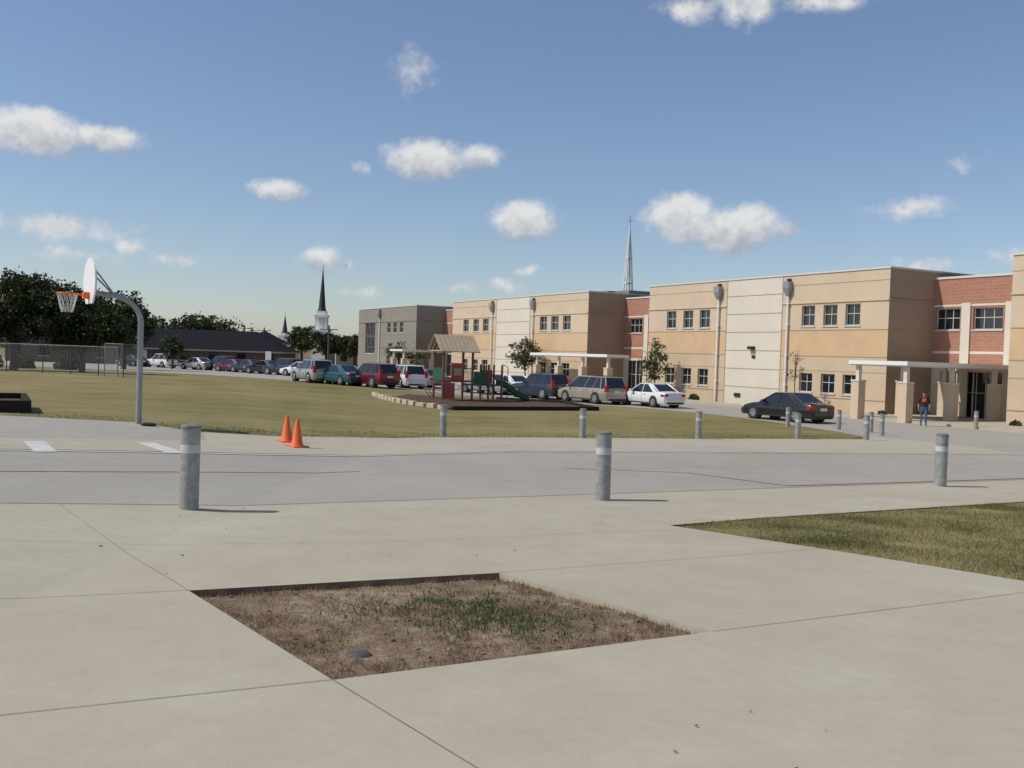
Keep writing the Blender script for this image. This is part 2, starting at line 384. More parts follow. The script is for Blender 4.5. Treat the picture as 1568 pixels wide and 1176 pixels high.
# ------------------------------------------------------------ school building
def wall(mb,t0,t1,z0,z1,d,matf,holes,depth=.18,zc=(),muntin=True):
    ts=sorted(set([t0,t1]+[h[0] for h in holes]+[h[1] for h in holes]))
    zs=sorted(set([z0,z1]+[h[2] for h in holes]+[h[3] for h in holes]+list(zc)))
    for a,b in zip(ts,ts[1:]):
        for c,e in zip(zs,zs[1:]):
            mt,mz=(a+b)/2,(c+e)/2
            if any(h[0]<mt<h[1] and h[2]<mz<h[3] for h in holes): continue
            mb.face([F(b,d,c),F(a,d,c),F(a,d,e),F(b,d,e)],matf(mz,mt))
    for (a,b,c,e) in holes:
        k=matf((c+e)/2,(a+b)/2); D=d+depth
        mb.face([F(a,d,c),F(b,d,c),F(b,D,c),F(a,D,c)],'frame'); mb.face([F(a,d,e),F(b,d,e),F(b,D,e),F(a,D,e)],k)
        mb.face([F(a,d,c),F(a,d,e),F(a,D,e),F(a,D,c)],k); mb.face([F(b,d,c),F(b,d,e),F(b,D,e),F(b,D,c)],k)
        mb.face([F(b,D,c),F(a,D,c),F(a,D,e),F(b,D,e)],'glass')
        w=.05; p=D-.05
        mb.box(F,(a,p,c),(b,D-.003,c+w),'frame'); mb.box(F,(a,p,e-w),(b,D-.003,e),'frame')
        mb.box(F,(a,p,c+w),(a+w,D-.003,e-w),'frame'); mb.box(F,(b-w,p,c+w),(b,D-.003,e-w),'frame')
        if muntin:
            n=max(1,round((b-a)/.6)-1)
            for i in range(n):
                m=a+(b-a)*(i+1)/(n+1); mb.box(F,(m-.022,p+.01,c+w),(m+.022,D-.003,e-w),'frame')
            zc_=c+(e-c)*.55; mb.box(F,(a+w,p+.012,zc_-.022),(b-w,D-.003,zc_+.022),'frame')
        mb.box(F,(a-.08,d-.06,c-.09),(b+.08,d-.003,c-.004),'frame')
H=8.9; GZ=-.15
def wing(mb,t0,t1,c0,c1,wins,base=None,depth=26,top=H):
    def mf(z,t):
        if c0<t<c1: return 'cream'
        if base: return base
        if z>5.25: return 'tan2'
        if z>3.55: return 'orange'
        return 'tan'
    holes=[]
    for a,b in wins: holes+= [(a,b,5.5,6.85),(a,b,1.15,2.4)] if (b-a)<3 else [(a,b,2.6,7)]
    ts=[t0,c0,c1,t1] if c1>c0 else [t0,t1]
    for a,b in zip(ts,ts[1:]):
        wall(mb,a,b,GZ,top,0,mf,[h for h in holes if h[0]>=a and h[1]<=b],zc=(6.95,5.25,3.55,.9))
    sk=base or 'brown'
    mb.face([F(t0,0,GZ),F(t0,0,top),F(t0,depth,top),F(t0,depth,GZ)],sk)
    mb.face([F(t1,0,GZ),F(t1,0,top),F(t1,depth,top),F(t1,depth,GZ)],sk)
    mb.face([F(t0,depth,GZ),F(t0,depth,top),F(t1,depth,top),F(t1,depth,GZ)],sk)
    mb.face([F(t0,.3,top-.3),F(t1,.3,top-.3),F(t1,depth,top-.3),F(t0,depth,top-.3)],'roofing')
    mb.face([F(t0+.3,.3,top-.3),F(t1-.3,.3,top-.3),F(t1-.3,.3,top),F(t0+.3,.3,top)],sk)
    mb.box(F,(t0-.06,-.06,top+.003),(t1+.06,.34,top+.11),'coping')
    mb.box(F,(t0-.06,.34,top+.003),(t0+.3,depth,top+.11),'coping')
    mb.box(F,(t1-.3,.34,top+.003),(t1+.06,depth,top+.11),'coping')
    for z,hh,pr,k in ((6.98,.10,.07,'tan2'),(5.2,.045,.02,'reveal'),(3.5,.045,.02,'reveal'),(8.2,.04,.012,'reveal'),(2.55,.04,.012,'reveal'),(.85,.05,.03,'reveal')):
        if base: k='greytan'
        for a,b in ((t0,c0),(c1,t1)) if c1>c0 else ((t0,t1),):
            if b-a>.1: mb.box(F,(a,-pr,z),(b,-.003,z+hh),k)
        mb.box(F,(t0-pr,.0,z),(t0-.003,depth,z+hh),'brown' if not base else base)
    if c1>c0:
        for z in (1.2,2.5,3.8,5.1,6.4,7.7): mb.box(F,(c0,-.012,z),(c1,-.003,z+.05),'reveal')
        for t in (c0,c1): mb.box(F,(t-.03,-.02,GZ),(t+.03,-.003,top),'reveal')
def downpipe(mb,t):
    mb.tube([F(t,-.14,.1),F(t,-.14,8.0)],.075,'white',8)
    lo=[F(t-.12,-.26,7.55),F(t+.12,-.26,7.55),F(t+.12,-.02,7.55),F(t-.12,-.02,7.55)]
    hi=[F(t-.28,-.42,8.05),F(t+.28,-.42,8.05),F(t+.28,-.02,8.05),F(t-.28,-.02,8.05)]
    for i in range(4): mb.face([lo[i],lo[(i+1)%4],hi[(i+1)%4],hi[i]],'steel')
    mb.box(F,(t-.28,-.42,8.05),(t+.28,-.02,8.5),'steel')
    mb.box(F,(t-.12,-.2,8.5),(t+.12,-.02,8.7),'plasticdark')
    for z in (1.5,3.5,5.6,7): mb.box(F,(t-.12,-.22,z),(t+.12,-.01,z+.06),'white')
school=empty('school_building',(A[0],A[1],0))
def fin(mb,name,smooth=False):
    ob=mb.build(name,smooth=smooth); ob.parent=school; ob.matrix_parent_inverse=Matrix.Translation((-A[0],-A[1],0)); return ob
mb=MB(); wing(mb,0,24.3,9.0,14.7,[(2.2,3.4),(4.07,5.25),(6.0,7.17),(16.6,17.8),(18.6,19.8),(20.7,21.9)])
for t in (8.35,15.5): downpipe(mb,t)
mb.box(F,(11.55,-.3,3.9),(12.05,-.004,4.12),'plasticdark')
mb.box(F,(12.9,-.10,.5),(13.5,-.004,.75),'plasticdark'); mb.box(F,(11.5,-.08,3.3),(11.8,-.004,3.5),'plasticdark')
fin(mb,'classroom_wing_right')
mb=MB(); wing(mb,33.6,63,44.4,51.8,[(36.6,38.0),(38.8,40.2),(41.0,42.4),(53.6,55),(56,57.4),(58.6,60)])
for t in (43.6,52.6): downpipe(mb,t)
mb.box(F,(47.8,-.3,3.9),(48.3,-.004,4.12),'plasticdark')
fin(mb,'classroom_wing_middle')
mb=MB(); wing(mb,74,96,85.5,85.5,[(78.4,79.7),(80.7,82),(83,84.3),(89,93)],base='greytan')
downpipe(mb,87); fin(mb,'classroom_wing_left')
mb=MB(); wing(mb,-34,-8,-24,-19,[(-14,-12.8),(-16.5,-15.3)],top=H+.15); fin(mb,'front_wing')
def link(t0,t1,name,wins,pil):
    mb=MB(); d=4.0; top=8.45
    mf=lambda z,t:'brick' if not (3.9<z<4.05) else 'cream'
    holes=[(a,b,5.35,6.65) for a,b in wins]
    wall(mb,t0,t1,3.05,top,d,mf,holes,zc=(3.9,4.05))
    wall(mb,t0,t1,GZ,3.05,d,lambda z,t:'cream',[(t0+.6,t1-.6,.05,2.85)])
    n=6
    for i in range(1,n):
        t=t0+.6+(t1-t0-1.2)*i/n; mb.box(F,(t-.04,d+.1,.05),(t+.04,d+.172,2.85),'frame')
    mb.box(F,(t0+.02,d-.06,top+.003),(t1-.02,d+.3,top+.14),'coping')
    mb.box(F,(t0,d+.2,top-.3),(t1,d+20,top-.25),'roofing')
    mb.box(F,(t0,d-.03,6.75),(t1,d-.003,6.88),'cream')
    for a,b in pil: mb.box(F,(a,d-.10,.0),(b,d-.033,6.95),'cream')
    fin(mb,name)
link(-8,0,'brick_link_entrance',[(-1.85,-.15),(-4.7,-2.75),(-7.5,-5.6)],[(-2.6,-2.0),(-5.4,-4.9)])
link(24.3,33.6,'brick_link_middle',[(25,27),(30.8,32.8)],[(27.7,28.4),(29.8,30.4)])
link(63,74,'brick_link_left',[(65,67),(70,72)],[(68,69)])
mb=MB()
mb.box(F,(38,5,8.6),(40.5,8,9.5),'greytan'); mb.box(F,(34.5,5,8.6),(36.8,7.5,9.4),'greytan')
fin(mb,'rooftop_units')
def canopy(name,t0,t1,d0,d1,cols,z=3.05):
    mb=MB()
    mb.box(F,(t0,d0,z),(t1,d1,z+.22),'white'); mb.box(F,(t0+.08,d0+.08,z-.06),(t1-.08,d1,z-.003),'coping')
    for t,d in cols:
        mb.box(F,(t-.27,d-.27,-.1),(t+.27,d+.27,2.1),'tan2'); mb.box(F,(t-.3,d-.3,2.1),(t+.3,d+.3,2.18),'cream')
        mb.box(F,(t-.11,d-.11,2.18),(t+.11,d+.11,z-.063),'cream')
    return mb.build(name)
canopy('entrance_canopy',-5.7,-1.7,-5.0,3.8,[(-5.35,-4.6),(-2.1,-4.6),(-5.35,-1.0),(-2.1,-1.0),(-5.35,2.6),(-2.1,2.6)])
canopy('walkway_canopy',25.2,38,-3.4,-1.2,[(25.7,-2.9),(29.6,-2.9),(33.6,-2.9),(37.5,-2.9)])
canopy('entrance_canopy',66,70,-5.0,3.8,[(66.4,-4.6),(69.6,-4.6),(66.4,-1),(69.6,-1)])
# ------------------------------------------------------------ bollards
M['bandm']=plain('reflective_band',(.52,.53,.50),.4,var=.1,scale=10)
M['capm']=plain('bollard_cap',(.20,.20,.17),.6,var=.2,scale=12)
def bollard(x,y,h=.91,r=.1):
    mb=MB(); z=G(x,y)
    lx,ly=random.uniform(-.012,.012),random.uniform(-.008,.008)
    pt=[(0,r),(.60,r),(.602,r+.003),(.69,r+.003),(.692,r),(h-.045,r),(h-.043,r+.006),(h-.02,r+.006),(h-.005,r*.75),(h,r*.3)]
    n=20; rings=[]
    for zz,rr in [(-.1,r)]+pt:
        o=len(mb.v); rings.append(o)
        for j in range(n):
            t=2*math.pi*j/n; mb.v.append((x+lx*zz+rr*math.cos(t),y+ly*zz+rr*math.sin(t),z+zz))
    for i,(a,b) in enumerate(zip(rings,rings[1:])):
        k='bandm' if i==3 else ('capm' if i>=6 else 'galv')
        for j in range(n): mb.f.append((a+j,a+(j+1)%n,b+(j+1)%n,b+j)); mb.m.append(mb.mi(k))
    mb.f.append(tuple(rings[-1]+j for j in range(n))); mb.m.append(mb.mi('capm'))
    mb.build('bollard',smooth=True)
for x,y in [(-3.38,10.34),(1.23,12.73),(7.33,16.6),(-1.94,28.16),(2.2,29.81),(6.15,32.03),(10.19,34.71),(12.94,35.58),(14.88,44.39),(12.9,45.6),(15.87,43.12),(15.4,40.59),(23.0,48.4)]:
    bollard(x,y)
# ------------------------------------------------------------ cones
def cone(x,y):
    mb=MB(); z=G(x,y)+.006
    a0=random.random()
    fr=lambda X,Y,Z:(x+X*math.cos(a0)-Y*math.sin(a0),y+X*math.sin(a0)+Y*math.cos(a0),z+Z)
    mb.box(fr,(-.18,-.18,0),(.18,.18,.03),'orangep')
    n=16; rings=[]
    for zz,rr in ((.03,.14),(.05,.125),(.56,.035),(.58,.028),(.58,.018),(.4,.03)):
        o=len(mb.v); rings.append(o)
        for j in range(n): t=6.2832*j/n; mb.v.append((x+rr*math.cos(t),y+rr*math.sin(t),z+zz))
    for a,b in zip(rings,rings[1:]):
        for j in range(n): mb.f.append((a+j,a+(j+1)%n,b+(j+1)%n,b+j)); mb.m.append(0)
    mb.build('traffic_cone',smooth=True)
cone(-4.88,21.36); cone(-4.38,20.11)
# ------------------------------------------------------------ basketball hoop
hx,hy=-8.91,23.42; hz=G(hx,hy)
dv=Vector((-.83,-.558,0)); sv=Vector((.558,-.83,0))
def HP(a,s,z): p=Vector((hx,hy,hz))+dv*a+sv*s; return (p.x,p.y,p.z+z)
mb=MB()
pts=[HP(0,0,-.1),HP(0,0,1.2),HP(0,0,2.45)]
for i in range(1,9):
    t=math.radians(90*i/8); pts.append(HP(.72*(1-math.cos(t)),0,2.45+.62*math.sin(t)))
pts+= [HP(.95,0,3.09),HP(1.12,0,3.1)]
mb.tube(pts,[.07]*3+[.065]*8+[.055,.055],'steel',12)
mb.tube([HP(.55,0,3.0),HP(1.1,.3,3.62)],.02,'steel',6); mb.tube([HP(.55,0,3.0),HP(1.1,-.3,3.62)],.02,'steel',6)
mb.tube([HP(.8,0,3.05),HP(1.1,.35,3.15)],.02,'steel',6); mb.tube([HP(.8,0,3.05),HP(1.1,-.35,3.15)],.02,'steel',6)
fan=[]
for i in range(17):
    t=math.radians(180*i/16); fan.append((.70*math.cos(t),3.30+.60*max(0,math.sin(t))**.9))
fan+= [(-.64,3.1),(-.34,2.84),(.34,2.84),(.64,3.1)]
f0=[HP(1.13,s,z) for s,z in fan]; f1=[HP(1.17,s,z) for s,z in fan]
mb.face(f0,'board'); mb.face(f1[::-1],'board')
for i in range(len(fan)): j=(i+1)%len(fan); mb.face([f0[i],f0[j],f1[j],f1[i]],'board')
mb.box(HP,(1.172,-.1,2.95),(1.3,.1,3.1),'orangep')
rc=1.3+.23+.1
rim=[HP(rc+.23*math.cos(t),.23*math.sin(t),3.05) for t in np.linspace(0,2*math.pi,21)]
mb.tube(rim,.016,'orangep',6,False)
mb.tube([HP(1.3,.09,3.03),HP(rc-.15,.17,3.04)],.014,'orangep',5); mb.tube([HP(1.3,-.09,3.03),HP(rc-.15,-.17,3.04)],.014,'orangep',5)
for k in range(12):
    for sgn in (1,-1):
        pp=[]
        for i in range(5):
            f=i/4; t=2*math.pi*(k/12)+sgn*f*.55; rr=.22*(1-f*.45); pp.append(HP(rc+rr*math.cos(t),rr*math.sin(t),3.04-.42*f))
        mb.tube(pp,.006,'net',4,False)
mb.build('basketball_hoop',smooth=True)
mb=MB(); lump(mb,(hx+.28,hy-.1,hz+.03),(.2,.12,.05),'rubber',3,10); lump(mb,(hx,hy,hz+.0),(.2,.2,.03),'walk',5,12); mb.build('pole_base_cover',smooth=True)
# raised timber box at left (aligned with the street grid)
mb=MB(); bx,by=-12.6,25.7; zg=G(bx,by)-.03
def BX(a,b,z): return (bx-W[0]*a+U[0]*b, by-W[1]*a+U[1]*b, zg+z)
mb.box(BX,(0,0,-.3),(6,.15,.36),'timber'); mb.box(BX,(0,4,-.3),(6,4.15,.36),'timber'); mb.box(BX,(0,.15,-.3),(.15,4,.36),'timber'); mb.box(BX,(5.85,.15,-.3),(6,4,.36),'timber')
mb.box(BX,(.15,.15,-.3),(5.85,4,.2),'mulch'); mb.build('raised_planter_box',bevel=.01)
# ------------------------------------------------------------ fence + backstop
mb=MB()
FP=[(-52,73.5),(-44,72),(-36.31,70.31),(-32.99,68.8),(-30.66,68.0),(-28.4,67.2),(-26.76,66.4)]
def fence(mb,pts,h,s=.30):
    for (ax,ay),(bx,by) in zip(pts,pts[1:]):
        L=math.hypot(bx-ax,by-ay); n=max(1,round(L/2.6))
        for i in range(n+1):
            x=ax+(bx-ax)*i/n; y=ay+(by-ay)*i/n; mb.tube([(x,y,G(x,y)-.1),(x,y,G(x,y)+h)],.035,'wire',6)
        za,zb=G(ax,ay),G(bx,by)
        mb.tube([(ax,ay,za+h-.02),(bx,by,zb+h-.02)],.02,'wire',5)
        q=0
        while q<L+h:
            for sg in (1,-1):
                if sg==1: a0,z0,a1,z1=q,0,q-h,h
                else: a0,z0,a1,z1=q-h,0,q,h
                def cl_(a,z,b,w):
                    if a<0: t=(0-a)/(b-a); a=0; z=z+(w-z)*t
                    elif a>L: t=(L-a)/(b-a); a=L; z=z+(w-z)*t
                    return a,z
                A0=cl_(a0,z0,a1,z1); A1=cl_(a1,z1,a0,z0)
                if abs(A0[0]-A1[0])<.05: continue
                u=[(ax+(bx-ax)*a/L,ay+(by-ay)*a/L,za+(zb-za)*a/L+z) for a,z in (A0,A1)]
                mb.face([(u[0][0],u[0][1],u[0][2]-.008),(u[1][0],u[1][1],u[1][2]-.008),(u[1][0],u[1][1],u[1][2]+.008),(u[0][0],u[0][1],u[0][2]+.008)],'steel')
            q+=s
fence(mb,FP,2.0,.24); fence(mb,[(-27.9,67.0),(-26.3,66.2),(-25.9,68.5)],2.25,.16)
mb.build('chain_link_fence',fix=False)
# ------------------------------------------------------------ playground
mb=MB(); px0,py0=-3.6,59.6; pz0=G(px0,py0)
ca,sa=math.cos(.45),math.sin(.45)
def Q(x,y,z): return (px0+x*ca-y*sa,py0+x*sa+y*ca,pz0+z)
for x in (-.95,.95):
    for y in (-.75,.75): mb.tube([Q(x,y,0),Q(x,y,3.15)],.075,'redbrown',8)
for s in (-1,1):
    for i in range(9):
        x0=-1.3+i*.29
        a=Q(x0,s*1.15,3.0); b=Q(x0+.25,s*1.15,3.0); c=Q(x0+.25,0,4.0); d=Q(x0,0,4.0)
        mb.face([a,b,c,d],'woodtan'); a2,b2,c2,d2=[(p[0],p[1],p[2]-.05) for p in (a,b,c,d)]
        mb.face([a2,b2,c2,d2],'woodtan'); mb.face([a,b,b2,a2],'woodtan'); mb.face([b,c,c2,b2],'woodtan'); mb.face([a,d,d2,a2],'woodtan')
for x in (-1.2,1.2):
    mb.tube([Q(x,-1.1,2.97),Q(x,0,3.93)],.05,'woodtan',6); mb.tube([Q(x,1.1,2.97),Q(x,0,3.93)],.05,'woodtan',6); mb.tube([Q(x,-1.05,3.0),Q(x,1.05,3.0)],.05,'woodtan',6)
mb.box(Q,(-.95,-.75,1.15),(.95,.75,1.25),'redbrown')
mb.box(Q,(-.45,-.82,1.25),(.35,-.76,2.3),'redp'); mb.box(Q,(-.30,-.85,1.55),(.20,-.825,2.0),'woodtan')
mb.box(Q,(-1.02,-.7,1.25),(-.97,.7,2.0),'greenp')
for i in range(6): mb.tube([Q(.4+i*.1,-.78,1.25),Q(.4+i*.1,-.78,2.0)],.018,'greenp',5)
mb.tube([Q(.35,-.78,2.0),Q(.95,-.78,2.0)],.025,'greenp',6)
mb.box(Q,(-.9,-.8,.15),(-.2,-.76,1.1),'redp')
for x in (2.1,3.0):
    for y in (-.6,.6): mb.tube([Q(x,y,0),Q(x,y,2.25)],.07,'redbrown',8)
mb.box(Q,(1.0,-.6,.95),(3.0,.6,1.04),'greenp'); mb.box(Q,(1.1,-.66,1.05),(2.0,-.62,1.8),'greenp'); mb.box(Q,(2.15,.6,1.05),(2.9,.65,1.9),'redp')
for y in (-.3,.3): mb.tube([Q(1.5+y,-.65-1.2*math.sin(t),1.0*math.cos(t)) for t in np.linspace(0,1.57,8)],.03,'greenp',6)
for t in np.linspace(.2,1.4,5): mb.tube([Q(1.2,-.65-1.2*math.sin(t),1.0*math.cos(t)),Q(1.8,-.65-1.2*math.sin(t),1.0*math.cos(t))],.025,'redp',6)
sl=[(3.0,1.05),(3.4,1.0),(3.9,.68),(4.4,.36),(4.8,.2),(5.1,.18)]
for (a,za),(b,zb) in zip(sl,sl[1:]):
    mb.face([Q(a,-.28,za),Q(b,-.28,zb),Q(b,.28,zb),Q(a,.28,za)],'greenp')
    for y in (-.28,.28):
        mb.face([Q(a,y,za-.05),Q(b,y,zb-.05),Q(b,y,zb+.22),Q(a,y,za+.22)],'greenp')
        mb.tube([Q(a,y,za+.22),Q(b,y,zb+.22)],.03,'greenp',6)
mb.tube([Q(3.4,-.6,0),Q(3.4,-.6,2.1),Q(3.1,-.5,2.3),Q(3.0,-.6,2.1)],.03,'greenp',6)
mb.tube([Q(-1.2,-.3,0),Q(-1.9,-.4,.9),Q(-1.0,-.3,1.2)],.03,'steel',6); mb.tube([Q(-1.2,.3,0),Q(-1.9,.3,.9),Q(-1.0,.3,1.2)],.03,'steel',6)
mb.build('playground_structure')
BED=[(-7.0,56.5),(-3.04,50.2),(4.6,54.4),(3.2,60.6),(-1.0,62.8),(-6.6,62.0)]
mb=MB(); drape(mb,BED,.06,'mulch'); mb.build('mulch_bed',fix=False)
mb=MB()
for (a,b) in zip([(-3.04,50.0),(4.8,54.3),(3.3,60.8)],[(4.8,54.3),(3.3,60.8),(-1.0,63)]):
    L=math.hypot(b[0]-a[0],b[1]-a[1]); n=int(L/2)
    for i in range(n):
        p=[a[0]+(b[0]-a[0])*(i+.01)/n,a[1]+(b[1]-a[1])*(i+.01)/n]; q=[a[0]+(b[0]-a[0])*(i+.99)/n,a[1]+(b[1]-a[1])*(i+.99)/n]
        ex=Vector((q[0]-p[0],q[1]-p[1],0)); l=ex.length; ex.normalize(); ey=Vector((-ex.y,ex.x,0)); zg=G(*p)
        mb.box(lambda x,y,z:(p[0]+ex.x*x+ey.x*y,p[1]+ex.y*x+ey.y*y,zg+z),(0,-.1,-.05),(l,.1,.2),'timber')
mb.build('timber_edging',bevel=.01)
mb=MB(); ar=[(-8.2,58.5),(-7.3,55.6),(-6.2,53.2),(-5.0,51.4),(-3.2,49.9)]
for (a,b) in zip(ar,ar[1:]):
    L=math.hypot(b[0]-a[0],b[1]-a[1]); n=max(1,int(L/.62))
    for i in range(n):
        t=(i+.5)/n; x=a[0]+(b[0]-a[0])*t; y=a[1]+(b[1]-a[1])*t; an=math.atan2(b[1]-a[1],b[0]-a[0])+random.uniform(-.1,.1)
        c,s=math.cos(an),math.sin(an); zg=G(x,y); hh=random.uniform(.17,.25)
        mb.box(lambda X,Y,Z:(x+X*c-Y*s,y+X*s+Y*c,zg+Z),(-.28,-.16,-.05),(.28,.16,hh),'stone')
mb.build('limestone_edging',bevel=.03)
# ------------------------------------------------------------ vehicles
def paint(name,col,rough=.3,metal=.3):
    M[name]=plain(name,col,rough,metal,coat=.8); return name
paint('paint_black',(.012,.013,.017)); paint('paint_white',(.75,.75,.73),metal=0); paint('paint_tan',(.38,.33,.25)); paint('paint_navy',(.025,.035,.06))
paint('paint_maroon',(.14,.012,.02)); paint('paint_teal',(.02,.12,.16)); paint('paint_silver',(.40,.40,.39)); paint('paint_grey',(.16,.16,.15))
M['carglass']=plain('car_glass',(.012,.014,.016),.05,spec=.9)
SPEC={
 'sedan':dict(L=4.85,W=1.82,H=1.47,lo=[(-2.42,.72),(-2.38,.90),(-2.2,.97),(-1.75,.99),(-1.0,.95),(.0,.93),(.95,.94),(1.6,.86),(2.1,.74),(2.34,.62),(2.42,.50)],gh=(-1.9,-1.0,.2,1.15),r=.33,wb=(-1.42,1.4)),
 'minivan':dict(L=5.1,W=1.95,H=1.76,lo=[(-2.54,.8),(-2.5,1.0),(-2.3,1.04),(-1.7,1.05),(-.8,1.03),(.2,1.02),(1.2,1.02),(1.8,.94),(2.25,.80),(2.46,.68),(2.54,.52)],gh=(-2.46,-2.2,.55,1.65),r=.35,wb=(-1.5,1.55)),
 'suv':dict(L=4.7,W=1.86,H=1.74,lo=[(-2.33,.8),(-2.29,1.02),(-2.1,1.07),(-1.7,1.08),(-.8,1.06),(.2,1.05),(.95,1.06),(1.6,1.0),(2.1,.92),(2.28,.78),(2.33,.60)],gh=(-2.26,-1.95,.2,.95),r=.37,wb=(-1.38,1.38)),
}
def car(name,kind,x,y,ang,col):
    S=SPEC[kind]; z=G(x,y)+.004; c,s=math.cos(ang),math.sin(ang); w=S['W']/2
    fr=lambda X,Y,Z:(x+X*c-Y*s,y+X*s+Y*c,z+Z)
    root=empty(name,(x,y,z))
    def fb(mb,nm,smooth=True,bevel=0):
        o=mb.build(nm,smooth=smooth,bevel=bevel); o.parent=root; o.matrix_parent_inverse=Matrix.Translation((-x,-y,-z)); return o
    st=S['lo']; mb=MB(); rings=[]
    n=len(st)
    for i,(X,zt) in enumerate(st):
        e={0:.86,1:.92,2:.97,n-3:.97,n-2:.91,n-1:.82}.get(i,1.0)
        zb=.32 if i in (0,n-1) else .22
        ww=w*e; o=len(mb.v)
        ring=[(-ww*.88,zb),(-ww*.99,zb+.12),(-ww,zb+(zt-zb)*.55),(-ww*.975,zt-.09),(-ww*.93,zt-.03),(-ww*.8,zt),(0,zt+.035),(ww*.8,zt),(ww*.93,zt-.03),(ww*.975,zt-.09),(ww,zb+(zt-zb)*.55),(ww*.99,zb+.12),(ww*.88,zb)]
        for Y,Z in ring: mb.v.append(fr(X,Y,Z))
        rings.append((o,len(ring)))
    k=mb.mi(col)
    for (a,m_),(b,_) in zip(rings,rings[1:]):
        for j in range(m_): mb.f.append((a+j,a+(j+1)%m_,b+(j+1)%m_,b+j)); mb.m.append(k)
    for o,m_ in (rings[0],rings[-1]): mb.f.append(tuple(o+j for j in range(m_))); mb.m.append(k)
    fb(mb,'body')
    rb_,rt,ft,fb_=S['gh']; belt=.93 if kind=='sedan' else 1.02; H_=S['H']; wb=w*.93; wt=w*.74
    mb=MB()
    bot=[(rb_,-wb*.90),(rb_+.35,-wb),(fb_-.4,-wb),(fb_,-wb*.86),(fb_,wb*.86),(fb_-.4,wb),(rb_+.35,wb),(rb_,wb*.90)]
    top=[(rt,-wt*.93),(rt+.2,-wt),(ft-.2,-wt),(ft,-wt*.9),(ft,wt*.9),(ft-.2,wt),(rt+.2,wt),(rt,wt*.93)]
    zt=H_-.07
    B=[fr(a,b,belt-.02) for a,b in bot]; T=[fr(a,b,zt) for a,b in top]
    for i in range(8):
        j=(i+1)%8; mb.face([B[i],B[j],T[j],T[i]],'carglass')
    mid=(rt+ft)/2
    T2=[fr(mid+(a-mid)*.95,b*.93,H_-.025) for a,b in top]; T3=[fr(mid+(a-mid)*.75,b*.7,H_) for a,b in top]
    for i in range(8): mb.face([T[i],T[(i+1)%8],T2[(i+1)%8],T2[i]],col); mb.face([T2[i],T2[(i+1)%8],T3[(i+1)%8],T3[i]],col)
    mb.face(T3,col)
    fb(mb,'greenhouse',smooth=False)
    mb=MB()
    for sgn in (-1,1):
        def pil(xb,xt,r=.035,wbm=1,wtm=1): mb.tube([fr(xb,sgn*wb*wbm,belt-.03),fr(xt,sgn*wt*wtm,zt+.01)],r,col,6)
        pil(fb_-.03,ft-.02,.04,.88,.91); pil(rb_+.04,rt+.03,.05,.91,.94)
        if kind!='sedan': pil(rb_+.5,rt+.38,.045)
        else: pil(rb_+.45,rt+.28,.065); pil(rb_+.28,rt+.16,.06,.98,.97)
        pil((rb_+fb_)/2+.1,(rt+ft)/2+.12,.035)
        if kind!='sedan': pil((rb_+fb_)/2-.75,(rt+ft)/2-.72,.03)
        mb.tube([fr(rt+.02,sgn*wt*.97,zt+.01),fr(ft-.05,sgn*wt*.97,zt+.01)],.035,col,6)
        mb.tube([fr(rb_+.1,sgn*wb*.985,belt),fr(fb_-.1,sgn*wb*.985,belt)],.02,'plasticdark',5)
        if kind!='sedan': mb.tube([fr(rt+.3,sgn*wt*.82,H_+.03),fr(ft-.3,sgn*wt*.82,H_+.03)],.018,'plasticdark',5)
        mb.box(fr,(fb_-.62,sgn*(w+.02) if sgn>0 else -w-.2,belt+.0),(fb_-.45,(w+.2) if sgn>0 else -w-.02,belt+.13),col)
        for X in ((rb_+fb_)/2-.2,(rb_+fb_)/2+.85): mb.box(fr,(X-.1,sgn*(w*.98),belt-.16),(X+.08,sgn*(w*1.0+.02),belt-.13),'plasticdark' if col!='paint_white' else 'hub')
        for X in ((rb_+fb_)/2+.1,(rb_+fb_)/2+1.1,(rb_+fb_)/2-.85): mb.box(fr,(X-.006,sgn*(w*.985),.34),(X+.006,sgn*(w+.004),belt-.10),'plasticdark')
        mb.box(fr,(-w*1.1,sgn*(w*.97),.24),(w*1.1,sgn*(w+.006),.30),'plasticdark')
    fb(mb,'trim',smooth=False,bevel=.012)
    r=S['r']
    mb=MB()
    for X in S['wb']:
        for sgn in (-1,1):
            yo=sgn*(w+.006)
            mb.tube([fr(X,sgn*(w-.3),r+.02),fr(X,yo,r+.02)],r+.055,'plasticdark',22)
            mb.tube([fr(X,sgn*(w-.22),r),fr(X,sgn*(w+.02),r),fr(X,sgn*(w+.035),r)],[r,r,r*.93],'rubber',22)
            mb.tube([fr(X,sgn*(w+.02),r),fr(X,sgn*(w+.042),r)],[r*.68,r*.62],'hub',18)
            for i in range(5):
                t=i*1.2566+.3; mb.tube([fr(X+r*.42*math.cos(t),sgn*(w+.036),r+r*.42*math.sin(t)),fr(X+r*.42*math.cos(t),sgn*(w+.044),r+r*.42*math.sin(t))],r*.13,'plasticdark',8)
    fb(mb,'wheels',smooth=True)
    mb=MB(); xr=-S['L']/2; xf=S['L']/2
    for sgn in (-1,1):
        if kind=='sedan':
            mb.box(fr,(xr+.005,sgn*w*.55,.68),(xr+.25,sgn*w*.90,.85),'tail'); mb.box(fr,(xr+.08,sgn*w*.86,.70),(xr+.34,sgn*w*.985,.84),'tail')
        else:
            mb.box(fr,(xr+.0,sgn*w*.72,.80),(xr+.2,sgn*w*.955,1.2 if kind=='minivan' else 1.3),'tail')
        mb.box(fr,(xf-.4,sgn*w*.55,.58),(xf-.1,sgn*w*.90,.72),'head')
    mb.box(fr,(xr-.01,-.26,.62 if kind=='sedan' else .72),(xr+.04,.26,.77 if kind=='sedan' else .87),'white')
